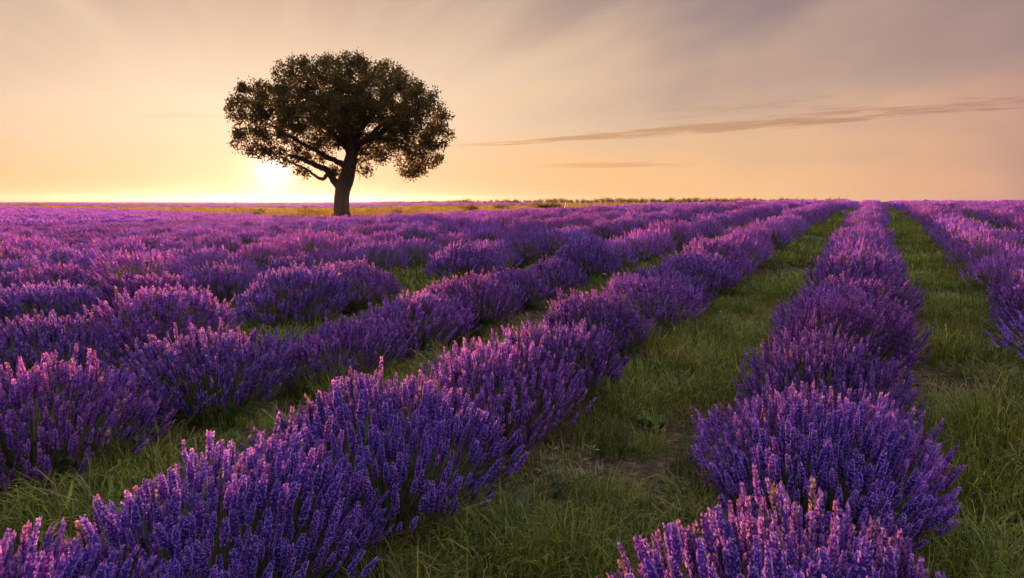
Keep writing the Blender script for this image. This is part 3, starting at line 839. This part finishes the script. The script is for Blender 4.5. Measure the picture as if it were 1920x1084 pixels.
    v, t, c = stamp(tv, tt, col, pos, frames(d_, r.uniform(0, 6.28, len(pos))), r.uniform(.10, .19, len(pos)), np.stack([r.uniform(.6, 1.5, len(pos))] * 3, 1))
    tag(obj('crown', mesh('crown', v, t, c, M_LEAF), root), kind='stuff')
    print('TREE nodes', n_, 'leaves', len(pos))
build_tree()

# ------------------------------------------------------------------ horizon shrubs
def shrub_mesh(r, n, name, c0):
    S = Soup()
    u = r.random(n) ** .5; phi = np.arccos(1 - 1.3 * r.random(n)); al = r.uniform(0, 6.28, n)
    lump = 1 + .25 * np.sin(3 * al + r.uniform(0, 6)) + .2 * np.sin(4 * phi + r.uniform(0, 6))
    pos = np.stack([.55 * u * lump * np.sin(phi) * np.cos(al), .55 * u * lump * np.sin(phi) * np.sin(al), .38 + .62 * u * lump * np.cos(phi)], 1)
    pos[:, 2] = np.maximum(pos[:, 2], .03)
    d = r.normal(0, 1, (n, 3)); d /= np.linalg.norm(d, axis=1, keepdims=True)
    tv = np.array([(0, 0, 0), (.3, .05, .5), (0, 0, 1), (-.3, .05, .5)], float); tt = np.array([(0, 1, 2), (0, 2, 3)])
    return stamp(tv, tt, np.tile(c0, (4, 1)), pos, frames(d), r.uniform(.12, .24, n), np.stack([r.uniform(.6, 1.4, n)] * 3, 1))
rs = np.random.default_rng(91)
SHR = []
for _ in range(6):
    v, t, c = shrub_mesh(rs, 420, 'crown', np.array([.22, .165, .055])); SHR.append(mesh('crown', v, t, c, M_LEAF))
STK = []
for _ in range(2):
    S = Soup()
    for q_ in range(4):
        a = q_ * 1.6; P = np.array([(0, 0, -.02), (.05 * math.cos(a), .05 * math.sin(a), .2), (.2 * math.cos(a), .2 * math.sin(a), .55)])
        v, t = tube(P, [.03, .022, .01], 5); S.add(v, t, (.07, .05, .035))
    STK.append(S.mesh('trunk', M_BARK, True))
def shrub(name, label, cat, group, px, f, w, h):
    b = FWD * f + RGT * (f * (px - 960) / 1221.0); b[2] = float(gz(b[0], b[1]))
    ro = empty(name, b, rs.uniform(0, 6.28)); ro.scale = (w, w, h); tag(ro, label, cat, group)
    obj('trunk', STK[int(rs.integers(0, 2))], ro); obj('crown', SHR[int(rs.integers(0, 6))], ro)
px = 700.0
while px < 1600:
    f = rs.uniform(330, 390)
    base_h = np.interp(px, [700, 830, 900, 1100, 1300, 1450, 1600], [1.0, 1.5, 2.0, 2.4, 2.8, 2.7, 2.0])
    h = base_h * rs.uniform(.75, 1.3); w = rs.uniform(2.6, 4.6)
    shrub('distant_shrub', 'small olive-green shrub in the long line of shrubs along the horizon', 'shrub', 'shrubs lined up along the horizon', px, f, w, h)
    px += rs.uniform(6, 13)
for px, f, w, h, lab in ((885, 84, 2.0, .95, 'low dark shrub in the meadow, nearest to the tree on its right'), (868, 92, 1.5, .8, 'small olive shrub in the meadow beside the low dark shrub'),
                         (940, 95, 2.6, .85, 'low flat shrub in the meadow between the tree and the pale stakes'), (1022, 100, 4.4, 1.15, 'broad green shrub in the meadow left of the pale stakes'),
                         (1040, 106, 3.2, 1.0, 'green shrub just behind and left of the pale stakes'), (1105, 90, 1.6, .6, 'small dark green shrub at the field edge right of the pale stakes'),
                         (487, 55, 1.3, .75, 'yellow-green bush in the grass below the sun'), (575, 50, 1.2, .85, 'rounded yellow-green bush in the grass left of the tree trunk'),
                         (70, 128, 2.6, .8, 'small dark shrub in the grass strip at the far left'), (745, 62, 1.0, .8, 'rounded green bush in the meadow just right of the trunk')):
    shrub('meadow_shrub', lab, 'shrub', 'shrubs in the meadow', px, f, w, h)

# pale stakes in the meadow
def stakes():
    b = FWD * 82 + RGT * (82 * (1062 - 960) / 1221.0); b[2] = float(gz(b[0], b[1]))
    ro = empty('wooden_stakes', b, YAW); tag(ro, 'pair of pale wooden stakes leaning together at the meadow edge', 'stakes')
    m_, b_ = new_mat('pale_wood'); pr = b_.n.new('ShaderNodeBsdfPrincipled'); nz = b_.noise(None, 8, 4)
    b_.l.new(b_.ramp(nz, [(.3, (.45, .36, .24, 1)), (.7, (.62, .52, .38, 1))]), pr.inputs['Base Color']); o = b_.n.new('ShaderNodeOutputMaterial'); b_.l.new(pr.outputs[0], o.inputs[0])
    for P in ([(-.32, 0, -.05), (-.2, 0, .5), (-.06, .02, 1.25)], [(.22, 0, -.05), (.16, 0, .6), (.12, 0, 1.2)]):
        v, t = tube(np.array(P), [.05, .045, .04], 6); obj('stake', mesh('stake', v, t, None, m_), ro)
stakes()

# ------------------------------------------------------------------ weeds, stalks and a stone on the paths
rw = np.random.default_rng(314)
GREYG = np.array([.14, .18, .10]); GRN = np.array([.08, .13, .03]); YEL = np.array([.75, .52, .03]); CRM = np.array([.80, .70, .48]); STRAW = np.array([.36, .28, .12])
def leaf_blades(S, base, dirs, ln, w, c):
    tv = np.array([(0, 0, 0), (.5, .05, .45), (0, 0, 1), (-.5, .05, .45)], float); tt = np.array([(0, 1, 2), (0, 2, 3)])
    n_ = len(base); d_ = np.asarray(dirs, float); d_ = d_ / np.linalg.norm(d_, axis=1, keepdims=True)
    sc = np.stack([np.full(n_, w), np.full(n_, w), np.full(n_, ln)], 1) * rw.uniform(.7, 1.25, (n_, 1))
    v, t, cc = stamp(tv, tt, np.tile(c, (4, 1)), np.asarray(base, float), frames(d_, rw.uniform(-.6, .6, n_)), sc, np.stack([rw.uniform(.7, 1.3, n_)] * 3, 1))
    S.add(v, t, cc)
def bent(p, h, lean, az, n_=7):
    t = np.linspace(0, 1, n_); o_ = np.array([math.cos(az), math.sin(az), 0])
    return np.array(p) + np.outer(t * h * (1 - .25 * lean * t), [0, 0, 1]) + np.outer(t ** 2 * h * lean, o_)
def grey_weed(label, loc, h, n_st):
    ro = empty('weed', loc); tag(ro, label, 'weed')
    for _ in range(n_st):
        P = bent((rw.normal(0, .02), rw.normal(0, .02), -.01), h * rw.uniform(.6, 1.05), rw.uniform(.15, .8), rw.uniform(0, 6.28))
        v, t = tube(P, np.linspace(.0028, .0012, len(P)), 5); S = Soup(); S.add(v, t, GREYG * .8); st = obj('stem', S.mesh('stem', M_WEED), ro)
        S = Soup(); B_, D_ = [], []
        for q_ in np.linspace(.15, 1, 13):
            b_ = P[min(int(q_ * (len(P) - 1)), len(P) - 1)] + (P[-1] - P[0]) * rw.normal(0, .01)
            for _k in range(5):
                a_ = rw.uniform(0, 6.28); B_.append(b_); D_.append((math.cos(a_), math.sin(a_), rw.uniform(.1, .9)))
        leaf_blades(S, B_, D_, .042, .008, GREYG); tag(obj('leaves', S.mesh('leaves', M_WEED), st), kind='stuff')
def flower_weed(name, label, loc, h, col, heads, size, umbel=False, lean=.15, group=None):
    ro = empty(name, loc); tag(ro, label, 'wildflower', group)
    P = bent((0, 0, -.01), h, lean, rw.uniform(0, 6.28)); v, t = tube(P, np.linspace(.0030, .0016, len(P)), 5)
    S = Soup(); S.add(v, t, GRN); obj('stem', S.mesh('stem', M_WEED), ro)
    S = Soup(); B_ = [P[int(i)] for i in rw.integers(0, len(P) - 1, 12)]; leaf_blades(S, B_, [(rw.normal(), rw.normal(), .5) for _ in B_], .06, .009, GRN)
    tag(obj('leaves', S.mesh('leaves', M_WEED), ro), kind='stuff')
    for q_ in range(heads):
        if umbel:
            a_ = q_ * 2.4; c_ = P[-1] + np.array([math.cos(a_), math.sin(a_), 0]) * size * 1.6 * math.sqrt(q_ / heads) + np.array([0, 0, rw.uniform(0, .012)])
            ray_ = np.array([P[-1] - (0, 0, .045), (P[-1] + c_) / 2 - (0, 0, .015), c_]); v, t = tube(ray_, [.0012] * 3, 4)
        else:
            i_ = len(P) - 1 - (q_ // 2); a_ = q_ * 2.4; c_ = P[i_] + np.array([math.cos(a_), math.sin(a_), .2]) * .022 * (q_ > 0) + np.array([0, 0, .008])
            v, t = tube(np.array([P[i_], (P[i_] + c_) / 2, c_]), [.0012] * 3, 4)
        S = Soup(); S.add(v, t, GRN)
        for k in range(6 if not umbel else 9):
            b_ = 6.283 * k / (6 if not umbel else 9) + rw.uniform(-.2, .2); o_ = np.array([math.cos(b_), math.sin(b_), .35]) * size * rw.uniform(.7, 1.1); s_v = np.array([-math.sin(b_), math.cos(b_), 0]) * size * .38
            S.add([c_, c_ + o_ * .6 - s_v, c_ + o_, c_ + o_ * .6 + s_v], [(0, 1, 2), (0, 2, 3)], col * rw.uniform(.75, 1.1))
        obj('flower_head', S.mesh('flower_head', M_WEED), ro)
def stalk(label, loc, h, lean, az):
    ro = empty('dry_grass_stalk', loc); tag(ro, label, 'grass stalk', 'dry grass stalks on the paths')
    P = bent((0, 0, -.01), h, lean, az, 10); v, t = tube(P, np.linspace(.0020, .0009, len(P)), 4); S = Soup(); S.add(v, t, STRAW); obj('stem', S.mesh('stem', M_GRASS), ro)
    S = Soup(); B_ = [P[-1] + (P[-2] - P[-1]) * u_ * 2.0 for u_ in np.linspace(0, 1, 16)]; d0 = P[-1] - P[-2]; d0 /= np.linalg.norm(d0)
    leaf_blades(S, B_, [d0 + rw.normal(0, .28, 3) for _ in B_], .018, .004, STRAW * 1.15); obj('seed_head', S.mesh('seed_head', M_GRASS), ro)
def clump(label, loc, h, n_, spread, cols, lean=.7):
    o = obj('grass_clump', tuft(rw, n_, h, spread, lean, .0022, cols, 'grass_clump')); o.location = loc; tag(o, label, 'grass clump', 'grass clumps on the paths')

grey_weed('grey-green feathery weed on the path between the two nearest lavender rows', at(1050, 960), .34, 6)
grey_weed('small grey weed at the bottom edge of the path between the nearest rows', at(985, 985), .22, 4)
grey_weed('pale weed sprawling in the gap between the second and third rows at left', at(800, 690), .26, 4)
flower_weed('yellow_wildflower', 'upright yellow-flowered weed stem standing alone on the middle path', at(1348, 650), .30, YEL, 6, .014)
flower_weed('wild_carrot', 'cream flat-topped wildflower rising above the lavender at left', at(268, 620), .72, CRM, 15, .018, True)
flower_weed('wild_carrot', 'small cream wildflower beside the path left of the nearest left row', at(1143, 585), .42, CRM, 7, .012, True)
flower_weed('wild_carrot', 'faded cream wildflower near the left edge of the field', at(112, 540), .70, CRM * .7, 8, .014, True)
for (qx, qy, w_) in ((1553, 455, 'beside the central row near the top of the path'), (1515, 470, 'left of the central row, second from the top of the path'), (1480, 505, 'halfway along the path left of the central row'),
                     (1572, 430, 'nearest the crest beside the central row'), (1440, 520, 'against the row left of the middle path'), (1900, 905, 'at the right edge of the right path'), (1840, 850, 'on the right path near the lower right corner')):
    flower_weed('yellow_wildflower', 'small yellow wildflower ' + w_, at(qx, qy), .20 if qy < 600 else .10, YEL, 4, .016 if qy < 600 else .008, group='small yellow wildflowers on the paths')
for (qx, qy, h_, le, az_, w_) in ((880, 1000, .34, .9, 2.6, 'arching left in front of the nearest left row'), (800, 1040, .30, .8, .4, 'at the bottom of the picture left of the middle path'), (930, 900, .42, .5, 1.0, 'beside the grey feathery weed'),
                             (1170, 860, .36, .5, 5.5, 'in the middle of the middle path'), (1860, 900, .30, .8, .6, 'leaning right on the right path'), (1810, 1000, .36, 1.0, .2, 'bending low at the lower right corner'),
                             (1890, 1010, .32, .7, 3.5, 'bending left at the lower right corner'), (1195, 690, .40, .4, .8, 'rising from the middle path by the left row'), (1470, 560, .34, .4, 2.0, 'beside the central row halfway up the path'),
                             (705, 720, .42, .5, 5.9, 'between the nearest left row and the next'), (330, 860, .40, .6, 1.0, 'in the shaded gap at the lower left')):
    stalk('thin dry grass stalk ' + w_, at(qx, qy), h_, le, az_)
BR = (np.array([.10, .16, .028]), np.array([.20, .24, .05]), np.array([.26, .24, .08]))
for (qx, qy, h_, n_, sp_, w_) in ((1800, 655, .26, 260, .24, 'bright green grass clump on the right path beside the right row'), (1755, 640, .20, 160, .16, 'yellow-green grass clump in the middle of the right path'),
                             (1392, 590, .22, 150, .09, 'rounded grass tussock leaning out from the left row onto the middle path'), (590, 740, .34, 200, .18, 'tall grass clump filling the gap beside the third bush at left'),
                             (1310, 900, .20, 220, .16, 'fine pale grass clump left of the central row'), (1130, 850, .22, 160, .14, 'green grass clump by the grey weed'), (1880, 810, .22, 180, .16, 'green grass clump at the right edge of the right path'),
                             (980, 1050, .24, 200, .16, 'grass clump at the bottom edge of the middle path'), (430, 800, .24, 170, .16, 'grass clump in the shaded gap at the lower left')):
    clump(w_, at(qx, qy), h_, n_, sp_, BR)
def rosette(label, loc, n_, ln_):
    S = Soup(); tv = np.array([(0, 0, 0), (.22, 0, .35), (.26, .03, .65), (0, -.03, 1), (-.26, .03, .65), (-.22, 0, .35)], float); tt = np.array([(0, 1, 5), (1, 2, 5), (2, 4, 5), (2, 3, 4)])
    for _ in range(n_):
        a_ = rw.uniform(0, 6.283); d_ = np.array([[math.cos(a_), math.sin(a_), rw.uniform(.15, 1.1)]]); d_ /= np.linalg.norm(d_)
        v, t, c = stamp(tv, tt, np.tile(GRN * 1.6, (6, 1)), np.zeros((1, 3)), frames(d_, rw.uniform(-.5, .5, 1)), np.array([ln_ * rw.uniform(.6, 1.1)]), np.full((1, 3), rw.uniform(.7, 1.4))); S.add(v, t, c)
    o = obj('broadleaf_weed', S.mesh('broadleaf_weed', M_WEED)); o.location = loc; tag(o, label, 'weed', 'broad-leaved weeds on the paths')
for (qx, qy, w_) in ((1010, 1030, 'at the bottom edge of the middle path'), (1225, 800, 'beside the bare soil of the middle path'), (1140, 745, 'under the nearest left row'), (1870, 745, 'at the right edge of the right path'),
                     (1845, 960, 'in the lower right corner'), (1390, 700, 'left of the central row'), (540, 850, 'in the shaded gap between the two nearest left rows')):
    rosette('low broad-leaved weed ' + w_, at(qx, qy), 22, .12)
def stone(label, loc, sx, sy, sz, c):
    import bmesh
    bm = bmesh.new(); bmesh.ops.create_icosphere(bm, subdivisions=2, radius=1.0)
    for v in bm.verts:
        f = 1 + .22 * math.sin(v.co.x * 3.1 + loc[0] * 9) + .18 * math.sin(v.co.y * 4.3 + 1) + .1 * math.sin(v.co.z * 5); v.co = Vector((v.co.x * sx * f, v.co.y * sy * f, v.co.z * sz * f))
    me = bpy.data.meshes.new('stone'); bm.to_mesh(me); bm.free()
    m_, b_ = new_mat('pale_stone'); pr = b_.n.new('ShaderNodeBsdfPrincipled'); nz_ = b_.noise(None, 30, 4)
    b_.l.new(b_.ramp(nz_, [(.3, (c * .6, c * .57, c * .52, 1)), (.65, (c, c * .97, c * .92, 1))]), pr.inputs['Base Color']); pr.inputs['Roughness'].default_value = .85
    o_ = b_.n.new('ShaderNodeOutputMaterial'); b_.l.new(pr.outputs[0], o_.inputs[0]); me.materials.append(m_)
    o = obj('stone', me); o.location = (loc[0], loc[1], loc[2] + sz * .4); o.rotation_euler = (0, .1, rw.uniform(0, 3)); tag(o, label, 'stone')
stone('flat whitish stone on the bare soil of the right path', at(1784, 772), .045, .022, .012, .75)
stone('small brown stone beside the whitish stone', at(1755, 762), .025, .02, .014, .28)

# ------------------------------------------------------------------ low sunlit haze over the plain
def haze():
    m_, b_ = new_mat('haze'); pv = b_.n.new('ShaderNodeVolumePrincipled'); o_ = b_.n.new('ShaderNodeOutputMaterial')
    pv.inputs['Color'].default_value = (.90, .84, 1.0, 1); pv.inputs['Density'].default_value = HAZE_DENSITY; pv.inputs['Anisotropy'].default_value = .78
    b_.l.new(pv.outputs[0], o_.inputs['Volume'])
    e, z0, z1 = 1550.0, -1.2, 12.5
    v = np.array([(x, y, z) for z in (z0, z1) for x, y in ((-e, -e), (e, -e), (e, e), (-e, e))])
    t = [(0, 2, 1), (0, 3, 2), (4, 5, 6), (4, 6, 7), (0, 1, 5), (0, 5, 4), (1, 2, 6), (1, 6, 5), (2, 3, 7), (2, 7, 6), (3, 0, 4), (3, 4, 7)]
    o = obj('haze', mesh('haze', v, t, None, m_)); o['kind'] = 'stuff'
HAZE_DENSITY = 7.5e-5
haze()
